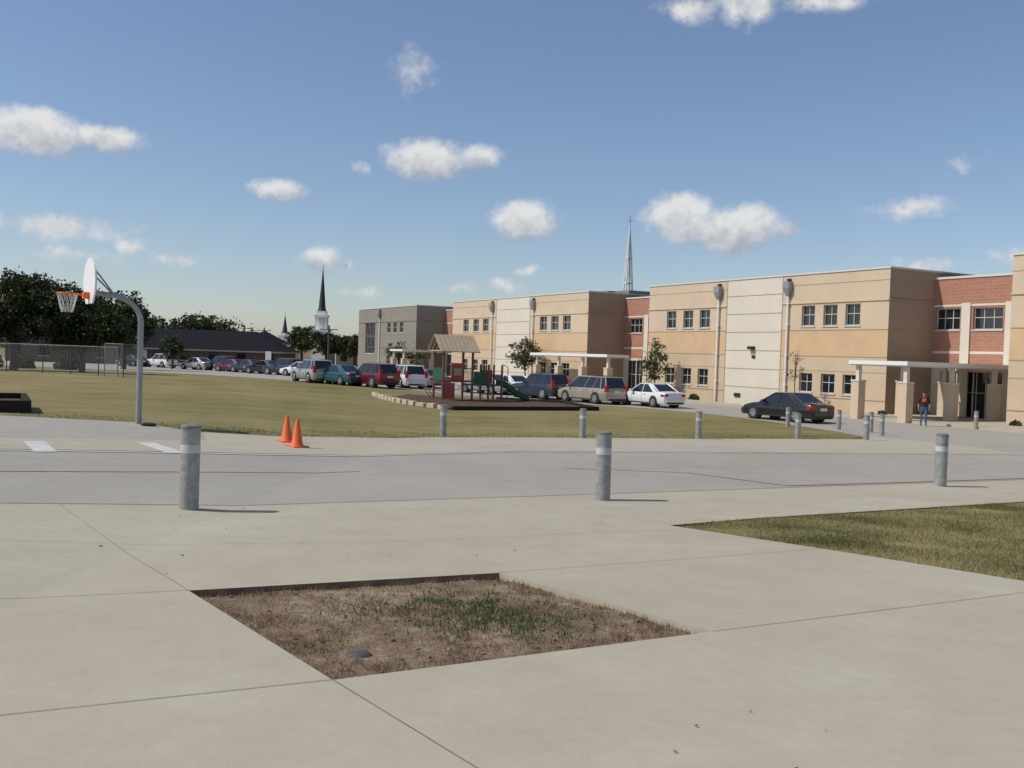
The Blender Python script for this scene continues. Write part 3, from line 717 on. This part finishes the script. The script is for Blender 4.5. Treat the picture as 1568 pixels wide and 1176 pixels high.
    mb.box(fr,(xr-.05,-w*.82,.36),(xr+.1,w*.82,.56),col); mb.box(fr,(xr-.02,-w*.7,.26),(xr+.1,w*.7,.355),'plasticdark')
    mb.box(fr,(xf-.1,-w*.78,.34),(xf+.05,w*.78,.50),col); mb.box(fr,(xf-.1,-w*.4,.52),(xf+.02,w*.4,.64),'plasticdark')
    fb(mb,'lights_bumpers',smooth=False,bevel=.03)
HU=math.atan2(U[1],U[0])
car('black_sedan','sedan',14.2,50.6,HU+.08,'paint_black')
car('white_sedan','sedan',8.7,61.6,HU+.05,'paint_white')
car('tan_minivan','minivan',5.2,63.8,HU+.12,'paint_tan')
car('navy_wagon','suv',1.9,68.0,HU+.2,'paint_navy')
car('white_sedan','sedan',-.2,73.5,HU+.1,'paint_white')
car('silver_sedan','sedan',-1.9,73.3,HU+.3,'paint_silver')
car('grey_sedan','sedan',-6.7,79,HU,'paint_grey')
car('white_suv','suv',-8.2,75,HU,'paint_white')
car('maroon_suv','suv',-10.3,71.8,HU+.25,'paint_maroon')
car('teal_sedan','sedan',-12.9,73.0,HU+.3,'paint_teal')
car('silver_suv','suv',-15.3,75,HU+.1,'paint_silver')
far=[(-20.8,97,'paint_white','sedan'),(-23.6,101,'paint_navy','suv'),(-26.6,105,'paint_black','sedan'),(-29.7,110,'paint_navy','sedan'),(-32.3,113,'paint_maroon','sedan'),(-34.9,117,'paint_black','suv'),(-38,118,'paint_silver','sedan'),(-44.5,124,'paint_white','suv'),(-48.5,125,'paint_black','sedan')]
for x,y,cc,kk in far: car('parked_car',kk,x,y,HU+.5,cc)
# ------------------------------------------------------------ trees
def leaves(pts,size,jit=.35):
    n=len(pts); P0=np.array(pts)
    a=np.random.randn(n,3); a/=np.linalg.norm(a,axis=1)[:,None]
    b=np.cross(a,np.random.randn(n,3)); b/=np.linalg.norm(b,axis=1)[:,None]
    s=size*(1-jit+2*jit*np.random.rand(n))[:,None]
    v=np.stack([P0-a*s*.5,P0+b*s*.32,P0+a*s*.5,P0-b*s*.32],1)
    return v.reshape(-1,3).tolist()
def tree(name,x,y,blobs,key,n,size,trunk=.16,lean=0,stop=None,clump=.45):
    z=G(x,y); mb=MB(); zt=stop or max(b[2] for b in blobs)
    base=max(.8,min(b[2]-b[4] for b in blobs))
    mb.tube([(x,y,z-.1),(x+.05,y,z+base*.5),(x+lean*.5,y,z+base+.3),(x+lean,y,z+zt)],[trunk*1.25,trunk,trunk*.85,trunk*.25],'bark',8)
    for dx,dy,bz,rx,rz in blobs:
        for q in range(3):
            tx=dx+random.uniform(-.5,.5)*rx; ty=dy+random.uniform(-.5,.5)*rx; tz=bz+random.uniform(-.2,.6)*rz
            s0=base*random.uniform(.8,1.2)+.2
            mb.tube([(x,y,z+s0),(x+tx*.5,y+ty*.5,z+(s0+tz)*.52),(x+tx,y+ty,z+tz)],[trunk*.5,trunk*.3,trunk*.08],'bark',6)
    pts=[]; tot=sum(b[3]**2*b[4] for b in blobs)
    for dx,dy,bz,rx,rz in blobs:
        m=int(n*(rx**2*rz)/tot); per=26
        for c in range(max(1,m//per)):
            v=np.random.randn(3); v/=np.linalg.norm(v); r=random.random()**.45
            if random.random()<.15: r*=1.2
            cx,cy,cz=x+dx+v[0]*rx*r,y+dy+v[1]*rx*r,z+bz+v[2]*rz*r
            cr=clump*random.uniform(.6,1.3)
            q=np.random.randn(per,3)*cr*.5; q[:,2]*=.7
            for p in q: pts.append((cx+p[0],cy+p[1],cz+p[2]))
    lv=leaves(pts,size); o=len(mb.v); mb.v+=[tuple(p) for p in lv]; kk=mb.mi(key)
    for i in range(len(lv)//4): mb.f.append((o+4*i,o+4*i+1,o+4*i+2,o+4*i+3)); mb.m.append(kk)
    return mb.build(name,fix=False)
tree('oak_tree',-38.2,75,[(0,0,5.2,3.3,2.3),(-2.2,.5,4.6,2.4,1.9),(2.2,-.3,4.2,2.3,2.0),(.8,0,6.4,1.9,1.2),(3.4,0,3.2,1.8,1.5),(0,0,3.2,2.6,1.2)],'leafdark',15000,.27,.28,clump=.6)
tree('oak_tree',-33.4,76,[(0,0,4.2,2.5,2.0),(1.6,0,3.5,1.8,1.5),(-1.5,.5,5.1,1.9,1.6),(2.9,0,2.8,1.1,1.1),(-.6,0,2.6,1.9,1.0)],'leafdark',11000,.27,.22,clump=.6)
tree('oak_tree',-44,72,[(0,0,5.0,3.6,2.6),(2,1,6,2,1.5),(1,0,3.2,2.6,1.2)],'leafdark',8000,.27,.28,clump=.6)
tree('oak_tree',-41.3,104,[(0,0,5.8,2.4,2.2),(-2.3,0,5.6,2.2,2.2),(1.9,0,4.8,1.6,1.7),(0,0,3.8,2.6,1.6)],'leafdark',8000,.34,.25,clump=.6)
tree('shade_tree',-59,168,[(0,0,5.2,4.5,2.2),(-4,0,4.9,3,2.0),(4,0,5.8,3.2,2.4)],'leafmid',7000,.45,.3,clump=.7)
tree('shade_tree',-54,170,[(0,0,5.6,3.4,2.7),(4,0,5.2,3,2.1),(8,0,4.4,2.6,1.7)],'leafmid',6500,.45,.3,clump=.7)
tree('shade_tree',-35.6,165,[(0,0,4.6,2.5,2.1)],'leafmid',4000,.38,.25)
tree('shade_tree',-30.5,160,[(0,0,4.2,3.0,2.0),(2.6,0,3.6,2.2,1.6)],'leafdark',5000,.38,.25)
tree('shade_tree',-25.5,158,[(0,0,3.6,2.4,1.8)],'leafdark',3000,.38,.25)
tree('small_tree',-41,118,[(0,0,2.6,1.2,1.4)],'leafdark',2200,.25,.14)
tree('young_tree',1.2,94.7,[(0,0,3.0,1.35,1.5),(.2,0,4.2,.85,.9),(-.7,0,2.6,1.0,.9),(.9,0,3.1,.9,.8)],'leafyoung',2300,.2,.07,clump=.42)
tree('young_tree',11.1,76.4,[(0,0,2.6,.9,1.3),(.1,0,3.9,.55,.8),(-.35,0,2.0,.85,.7)],'leafyoung',1900,.17,.06,clump=.35)
tree('sapling_tree',18.1,62.8,[(0,0,2.8,.5,1.1),(.1,0,3.6,.3,.5)],'leafolive',350,.1,.035,clump=.25)
tree('sapling_tree',-8.6,88,[(0,0,3.0,1.3,1.3)],'leafolive',260,.12,.05,clump=.5)
tree('young_tree',-14,120,[(0,0,2.8,1.5,1.4),(2,0,2.4,1.2,1.1)],'leafyoung',1500,.24,.08)
def shrub(x,y,r,key='leafmid',n=500,sz=.13):
    pts=[]; z=G(x,y)
    for _ in range(n):
        v=np.random.randn(3); v/=np.linalg.norm(v); q=random.random()**.4
        pts.append((x+v[0]*r*q,y+v[1]*r*q,z+abs(v[2])*r*q*1.2))
    lv=leaves(pts,sz); mb=MB(); mb.v=[tuple(p) for p in lv]; kk=mb.mi(key)
    for i in range(len(lv)//4): mb.f.append((4*i,4*i+1,4*i+2,4*i+3)); mb.m.append(kk)
    mb.build('shrub',fix=False)
for t,r in ((16.5,.45),(19,.5),(20.2,.45),(21.5,.4),(-9.2,.35),(-10.3,.35),(-11.4,.3),(-.6,.3)):
    x,y=F2(t,-1.3 if t>0 else -.9); shrub(x,y,r)
for x,y,r in ((-45,84,1.3),(-42.5,85,1.0),(-39,86,1.2),(-48,83,1.3)): shrub(x,y,r,'leafdark',900,.25)
pts=[]
for i in range(420):
    x=random.uniform(-330,40); y=random.uniform(300,360); h=random.uniform(2.0,5.2)+1.2*math.sin(x*.07)
    for _ in range(36):
        pts.append((x+random.gauss(0,3),y+random.gauss(0,2),random.uniform(0,1)**.7*h))
lv=leaves(pts,1.5); mb=MB(); mb.v=[tuple(p) for p in lv]; mb.mi('leafmid')
mb.f=[(4*i,4*i+1,4*i+2,4*i+3) for i in range(len(lv)//4)]; mb.m=[0]*len(mb.f); mb.build('distant_tree_line',fix=False)
# ------------------------------------------------------------ background buildings
def house(name,cx,cy,L,Dp,he,hr,ang,wk='housewall',rk='roofing',hip=5):
    mb=MB(); c,s=math.cos(ang),math.sin(ang); z=G(cx,cy)
    fr=lambda X,Y,Z:(cx+X*c-Y*s,cy+X*s+Y*c,z+Z)
    mb.box(fr,(-L/2+.6,-Dp/2+.6,-.3),(L/2-.6,Dp/2-.6,he),wk)
    e=[(-L/2,-Dp/2),(L/2,-Dp/2),(L/2,Dp/2),(-L/2,Dp/2)]; E_=[fr(a,b,he+.003) for a,b in e]; E2=[fr(a,b,he-.2) for a,b in e]
    r0,r1=fr(-L/2+hip,0,hr),fr(L/2-hip,0,hr)
    mb.face([E_[0],E_[1],r1,r0],rk); mb.face([E_[2],E_[3],r0,r1],rk); mb.face([E_[1],E_[2],r1],rk); mb.face([E_[3],E_[0],r0],rk)
    for i in range(4): mb.face([E_[i],E_[(i+1)%4],E2[(i+1)%4],E2[i]],'greytan')
    n=int(L/3.5)
    for i in range(n):
        X=-L/2+2+i*(L-4)/max(1,n-1); mb.box(fr,(X-.6,-Dp/2+.53,.9),(X+.6,-Dp/2+.597,2.0),'glass'); mb.box(fr,(X-.7,-Dp/2+.5,.8),(X+.7,-Dp/2+.597,.88),'frame')
    mb.box(fr,(-.5,-Dp/2+.52,0),(.5,-Dp/2+.597,2.1),'frame')
    mb.build(name)
M['tanwall']=plain('tan_stucco',(.42,.34,.24),.9); M['redroof']=plain('red_roof',(.16,.07,.05),.9)
house('long_brick_building',-51,141,38,15,2.4,5.2,.06)
house('brick_house',-78,120,18,12,2.5,4.6,.1)
house('tan_house',-52,205,10,9,4,6.6,.2,'tanwall')
house('red_roof_house',-29,185,10,9,3.2,5.6,.2,'tanwall','redroof',2)
def steeple(name,x,y,tw,z1,z2,spk):
    mb=MB()
    fr=lambda X,Y,Z:(x+X,y+Y,Z)
    mb.box(fr,(-6,2,0),(6,16,4.0),'tanwall')
    a=[fr(-6.3,1.7,4.003),fr(6.3,1.7,4.003),fr(6.3,16.3,4.003),fr(-6.3,16.3,4.003)]; r0,r1=fr(0,1.7,6.3),fr(0,16.3,6.3)
    mb.face([a[0],r0,r1,a[3]],'roofing'); mb.face([a[1],a[2],r1,r0],'roofing'); mb.face([a[0],a[1],r0],'white'); mb.face([a[2],a[3],r1],'white')
    h=tw/2
    mb.box(fr,(-h*1.4,-h*1.4,0),(h*1.4,h*1.4,z1*.62),'white'); mb.box(fr,(-h*1.55,-h*1.55,z1*.62),(h*1.55,h*1.55,z1*.65),'white')
    for sx in (-1,1):
        for sy in (-1,1): mb.box(fr,(sx*h-.15*sx-.15,sy*h-.15*sy-.15,z1*.65),(sx*h-.15*sx+.15,sy*h-.15*sy+.15,z1*.88),'white')
    mb.box(fr,(-h*.5,-h*.5,z1*.65),(h*.5,h*.5,z1*.88),'white')
    mb.box(fr,(-h*1.15,-h*1.15,z1*.88),(h*1.15,h*1.15,z1*.93),'white'); mb.box(fr,(-h*.8,-h*.8,z1*.93),(h*.8,h*.8,z1),'white')
    mb.tube([fr(0,0,z1),fr(0,0,z1+(z2-z1)*.08),fr(0,0,z2)],[h*.8,h*.62,.04],spk,8)
    mb.tube([fr(0,0,z2-.1),fr(0,0,z2+.8)],.04,spk,5)
    mb.build(name)
M['slate']=plain('dark_slate',(.03,.035,.04),.7)
steeple('church',-39.2,200,2.3,10.8,19.6,'slate')
steeple('church',-51.8,222,2.0,6.4,10.4,'slate')
mb=MB(); sx,sy=17.2,150.0
def seg_(z): return np.interp(z,[0,12,18.5,23.2],[1.0,.80,.42,.05])
for q in range(4):
    a=math.pi/4+q*math.pi/2+.3
    mb.tube([(sx+seg_(z)*math.cos(a),sy+seg_(z)*math.sin(a),z) for z in (0,9,12,15,18.5,23.2)],[.17,.16,.15,.14,.11,.05],'white',6)
for z in (12.0,14.6,18.4,20.3):
    r=seg_(z); p=[(sx+r*math.cos(math.pi/4+q*math.pi/2+.3),sy+r*math.sin(math.pi/4+q*math.pi/2+.3),z) for q in range(5)]
    mb.tube(p,.12,'white',5)
mb.tube([(sx,sy,15.5),(sx,sy,23.4)],[.35,.08],'white',6); mb.tube([(sx,sy,23),(sx,sy,24.9)],.06,'steel',6); mb.tube([(sx-.35,sy,24.1),(sx+.35,sy,24.1)],.05,'steel',6)
mb.box(ID,(sx-6,sy,0),(sx+6,sy+16,6),'tanwall')
mb.build('church_spire')
def upole(x,y,h,arm=True):
    mb=MB(); z=G(x,y); mb.tube([(x,y,z-.1),(x,y,z+h)],[.16,.11],'bark',8)
    if arm: mb.tube([(x-1.1,y,z+h-.5),(x+1.1,y,z+h-.5)],.06,'bark',6)
    for i in (-1,0,1): mb.tube([(x+i,y,z+h-.45),(x+i,y,z+h-.2)],.05,'white',5)
    mb.build('utility_pole')
upole(-22.6,120,5.9); upole(-41.2,150,6.3); upole(-40.2,158,6.2,True)
mb=MB(); x,y=-25.2,101.0; z=G(x,y); mb.tube([(x,y,z),(x,y,z+2.3)],.04,'steel',6); mb.box(ID,(x-.3,y-.05,z+1.5),(x+.3,y-.045+.02,z+2.4),'white'); mb.build('parking_sign')
# ------------------------------------------------------------ person
def person(x,y,ang):
    z=G(x,y)
    V=[];Ed=[];Rd=[]
    def j(p,r,par=None):
        V.append(p);Rd.append(r)
        if par is not None: Ed.append((par,len(V)-1))
        return len(V)-1
    pel=j((0,0,.95),(.15,.11)); sp1=j((0,0,1.1),(.14,.105),pel); ch=j((0,.01,1.3),(.165,.12),sp1); nk=j((0,.01,1.47),(.075,.07),ch); n2=j((0,-.01,1.54),(.055,.055),nk)
    hd=j((0,-.02,1.64),(.085,.1),n2); ht=j((0,-.01,1.71),(.075,.085),hd)
    hands=[]
    for s in (-1,1):
        hip=j((s*.095,0,.88),(.09,.09),pel); kn=j((s*.11,-.02 if s>0 else .02,.48),(.062,.065),hip); an=j((s*.12,.03,.09),(.042,.045),kn); to=j((s*.13,-.11,.04),(.04,.035),an)
        sh=j((s*.19,.01,1.40),(.065,.065),ch); el=j((s*.26,.03,1.13),(.045,.045),sh); wr=j((s*.25,-.06,.90),(.028,.024),el); pm=j((s*.245,-.075,.83),(.036,.018),wr)
        hands.append((s,(s*.245,-.08,.80)))
    me=bpy.data.meshes.new('b'); me.from_pydata(V,Ed,[]); ob=bpy.data.objects.new('b',me); scene.collection.objects.link(ob)
    ob.modifiers.new('s','SKIN'); sv_=me.skin_vertices[0].data
    for i,r in enumerate(Rd): sv_[i].radius=r
    sv_[0].use_root=True
    sb=ob.modifiers.new('ss','SUBSURF'); sb.levels=2; sb.render_levels=2
    dg=bpy.context.evaluated_depsgraph_get(); em=bpy.data.meshes.new_from_object(ob.evaluated_get(dg)); bpy.data.objects.remove(ob)
    for k in ['skin','shirt','vest','jeans','shoe','hairc']: em.materials.append(M[k])
    for p in em.polygons:
        c=p.center; arm=abs(c.x)>.2 and c.z>.7
        if c.z<.075: m=4
        elif arm and c.z<1.12: m=0
        elif c.z<.98: m=3
        elif c.z<1.48: m=1 if not (1.22<c.z<1.42 and abs(c.x)<.1) else 2
        else: m=0
        p.material_index=m; p.use_smooth=True
    root=empty('person',(x,y,z)); root.rotation_euler=(0,0,ang)
    b=bpy.data.objects.new('body',em); scene.collection.objects.link(b); b.parent=root
    mb=MB()
    for s,(px,py,pz) in hands:
        for i,l in enumerate((.068,.078,.073,.058)):
            fy=py+.03-.02*i; mb.tube([(px,fy,pz+.01),(px-s*.004,fy-.004,pz-l*.45),(px-s*.02,fy-.006,pz-l)],[.0095,.0085,.006],'skin',6)
        mb.tube([(px,py-.02,pz+.05),(px-s*.02,py-.045,pz+.015),(px-s*.025,py-.05,pz-.015)],[.011,.010,.007],'skin',6)
    lump(mb,(0,-.125,1.645),(.014,.018,.018),'skin',2,8)
    for s in (-1,1):
        lump(mb,(s*.032,-.112,1.67),(.011,.008,.007),'hairc',1,6); lump(mb,(s*.088,-.01,1.65),(.012,.02,.03),'skin',1,6)
    mb.tube([(-.025,-.112,1.605),(.025,-.112,1.605)],.005,'redp',5)
    lump(mb,(0,.0,1.725),(.1,.115,.065),'hairc',4,12); mb.box(ID,(-.06,-.2,1.70),(.06,-.09,1.712),'hairc')
    h=mb.build('head_hands',smooth=True); h.parent=root
M['skin']=plain('skin',(.38,.22,.15),.6); M['shirt']=plain('dark_shirt',(.02,.02,.025),.9); M['vest']=plain('orange_print',(.65,.12,.03),.8)
M['jeans']=plain('blue_jeans',(.07,.12,.21),.9,var=.2,scale=8); M['shoe']=plain('shoes',(.03,.025,.02),.7); M['hairc']=plain('dark_cap',(.02,.018,.016),.8)
person(20.9,49.6,-.3)
# ------------------------------------------------------------ world
WS=.112
w=bpy.data.worlds.new('World'); scene.world=w; w.use_nodes=True; nt=w.node_tree; N_=nt.nodes; Lk=nt.links
bg=N_['Background']; bg.inputs['Strength'].default_value=WS
sky=N_.new('ShaderNodeTexSky'); sky.sky_type='NISHITA'; sky.sun_disc=False; sky.sun_elevation=math.radians(SUN_EL); sky.sun_rotation=math.radians(SUN_AZ)
sky.air_density=1.0; sky.dust_density=.5; sky.ozone_density=2.4
tc=N_.new('ShaderNodeTexCoord')
def math_(op,a,b=None,c=None):
    n=N_.new('ShaderNodeMath'); n.operation=op
    for i,v in enumerate((a,b,c)):
        if v is None: continue
        if isinstance(v,(int,float)): n.inputs[i].default_value=v
        else: Lk.new(v,n.inputs[i])
    return n.outputs[0]
def vm(op,a,b=None):
    n=N_.new('ShaderNodeVectorMath'); n.operation=op
    for i,v in enumerate((a,b)):
        if v is None: continue
        if isinstance(v,tuple): n.inputs[i].default_value=v
        else: Lk.new(v,n.inputs[i])
    return n.outputs['Value'] if op in('LENGTH','DOT_PRODUCT') else n.outputs[0]
tint=vm('MULTIPLY',sky.outputs[0],(.86,.86,.92))
tint=vm('ADD',tint,(.22,.24,.26))
nz=N_.new('ShaderNodeTexNoise'); nz.inputs['Scale'].default_value=24; nz.inputs['Detail'].default_value=4; nz.inputs['Roughness'].default_value=.6; Lk.new(tc.outputs['Generated'],nz.inputs['Vector'])
nz2=N_.new('ShaderNodeTexNoise'); nz2.inputs['Scale'].default_value=62; nz2.inputs['Detail'].default_value=4; nz2.inputs['Roughness'].default_value=.6; Lk.new(tc.outputs['Generated'],nz2.inputs['Vector'])
sx_=N_.new('ShaderNodeSeparateXYZ'); Lk.new(tc.outputs['Generated'],sx_.inputs[0])
az=math_('ARCTAN2',sx_.outputs[0],sx_.outputs[1]); el=math_('ARCSINE',sx_.outputs[2])
cv=N_.new('ShaderNodeCombineXYZ'); Lk.new(az,cv.inputs[0]); Lk.new(el,cv.inputs[1])
wob=vm('SUBTRACT',nz.outputs['Color'],(.5,.5,.5)); wob=vm('MULTIPLY',wob,(.020,.018,0)); V=vm('ADD',cv.outputs[0],wob)
CL=[(55,202,70,34,1.35,1),(160,213,60,20,1.1,1),(655,246,66,34,1.4,1),(727,244,42,22,1.0,1),(428,292,42,18,1.1,1),(805,337,52,32,1.3,1),(1125,350,74,38,1.5,1),(1045,338,58,42,1.55,1),(485,396,34,20,1.1,1),
(1200,352,28,15,.7,0),(528,406,12,7,.6,0),(1390,321,66,16,.62,0),(1145,12,44,28,1.0,0),(1050,20,54,19,.75,0),(1250,8,66,18,.75,0),(635,112,32,26,.36,0),(556,259,15,10,.6,0),(80,350,108,18,.68,0),(200,376,20,11,.6,0),(265,398,38,12,.62,0),
(806,410,20,9,.7,0),(705,440,36,12,.62,0),(776,436,30,11,.6,0),(1405,409,36,12,.75,0),(1552,396,26,14,.85,0),(1465,256,32,15,.32,0),(540,446,38,9,.42,0),(110,391,60,11,.42,0)]
cur=V; pc=(0,0); F_=None; S_=None; Wt=None
for (px,py,hw,hh,a,big) in CL:
    h0=546+.033*(px-784); dpy=h0-py; pxx=px-.033*dpy
    a_=math.atan((pxx-784)/1500); e_=math.atan(dpy/1500*math.cos(a_))
    cur=vm('SUBTRACT',cur,(a_-pc[0],e_-pc[1],0)); pc=(a_,e_)
    sc=vm('MULTIPLY',cur,(1500/hw/1.12,1500/hh/1.1,0))
    f=math_('MULTIPLY_ADD',vm('LENGTH',sc),-a,a)
    F_=f if F_ is None else math_('MAXIMUM',F_,f)
    if big:
        p=math_('MAXIMUM',math_('ADD',f,.3),0.0); dd=vm('DOT_PRODUCT',sc,(-.25,.9,0))
        S_=math_('MULTIPLY_ADD',dd,p,0.0 if S_ is None else S_); Wt=p if Wt is None else math_('ADD',Wt,p)
shade=math_('DIVIDE',S_,math_('MAXIMUM',Wt,.05))
F_=math_('MAXIMUM',F_,-1.0)
n2=math_('SUBTRACT',nz2.outputs['Fac'],.5); n1=math_('SUBTRACT',nz.outputs['Fac'],.5)
den=math_('ADD',F_,math_('MULTIPLY_ADD',n1,1.1,math_('MULTIPLY',n2,.8)))
mr=N_.new('ShaderNodeMapRange'); mr.interpolation_type='SMOOTHSTEP'; mr.inputs['From Min'].default_value=-.08; mr.inputs['From Max'].default_value=.74; mr.inputs['To Max'].default_value=.96; Lk.new(den,mr.inputs['Value'])
sh2=math_('MULTIPLY_ADD',n2,1.7,shade)
cr=N_.new('ShaderNodeValToRGB'); cr.color_ramp.elements[0].position=0; cr.color_ramp.elements[1].position=1
cr.color_ramp.elements[0].color=(.37,.41,.47,1); cr.color_ramp.elements[1].color=(.76,.765,.76,1)
sm_=N_.new('ShaderNodeMapRange'); sm_.inputs['From Min'].default_value=-.75; sm_.inputs['From Max'].default_value=.30; Lk.new(sh2,sm_.inputs['Value']); Lk.new(sm_.outputs[0],cr.inputs['Fac'])
sc_=N_.new('ShaderNodeVectorMath'); sc_.operation='SCALE'; sc_.inputs['Scale'].default_value=1/WS; Lk.new(cr.outputs['Color'],sc_.inputs[0])
mx=N_.new('ShaderNodeMix'); mx.data_type='RGBA'; Lk.new(mr.outputs[0],mx.inputs[0]); Lk.new(tint,mx.inputs[6]); Lk.new(sc_.outputs[0],mx.inputs[7])
Lk.new(mx.outputs[2],bg.inputs['Color'])
# sun
sd=bpy.data.lights.new('sun','SUN'); sd.energy=3.4; sd.angle=math.radians(.53); sd.color=(1,.94,.84)
so=bpy.data.objects.new('sun',sd); scene.collection.objects.link(so)
e=math.radians(SUN_EL); a=math.radians(SUN_AZ)
to=Vector((math.sin(a)*math.cos(e),math.cos(a)*math.cos(e),math.sin(e)))
so.rotation_euler=to.to_track_quat('Z','Y').to_euler()
# camera
cd=bpy.data.cameras.new('camera'); cd.sensor_width=36; cd.lens=36*1500/1568; cd.clip_end=8000; cd.clip_start=.05
co=bpy.data.objects.new('camera',cd); scene.collection.objects.link(co)
co.matrix_world=Matrix.Translation((0,0,EYE))@(Matrix.Rotation(math.radians(90-1.6),4,'X')@Matrix.Rotation(math.radians(1.9),4,'Z'))
scene.camera=co
scene.view_settings.view_transform='Standard'; scene.view_settings.look='None'; scene.view_settings.exposure=0
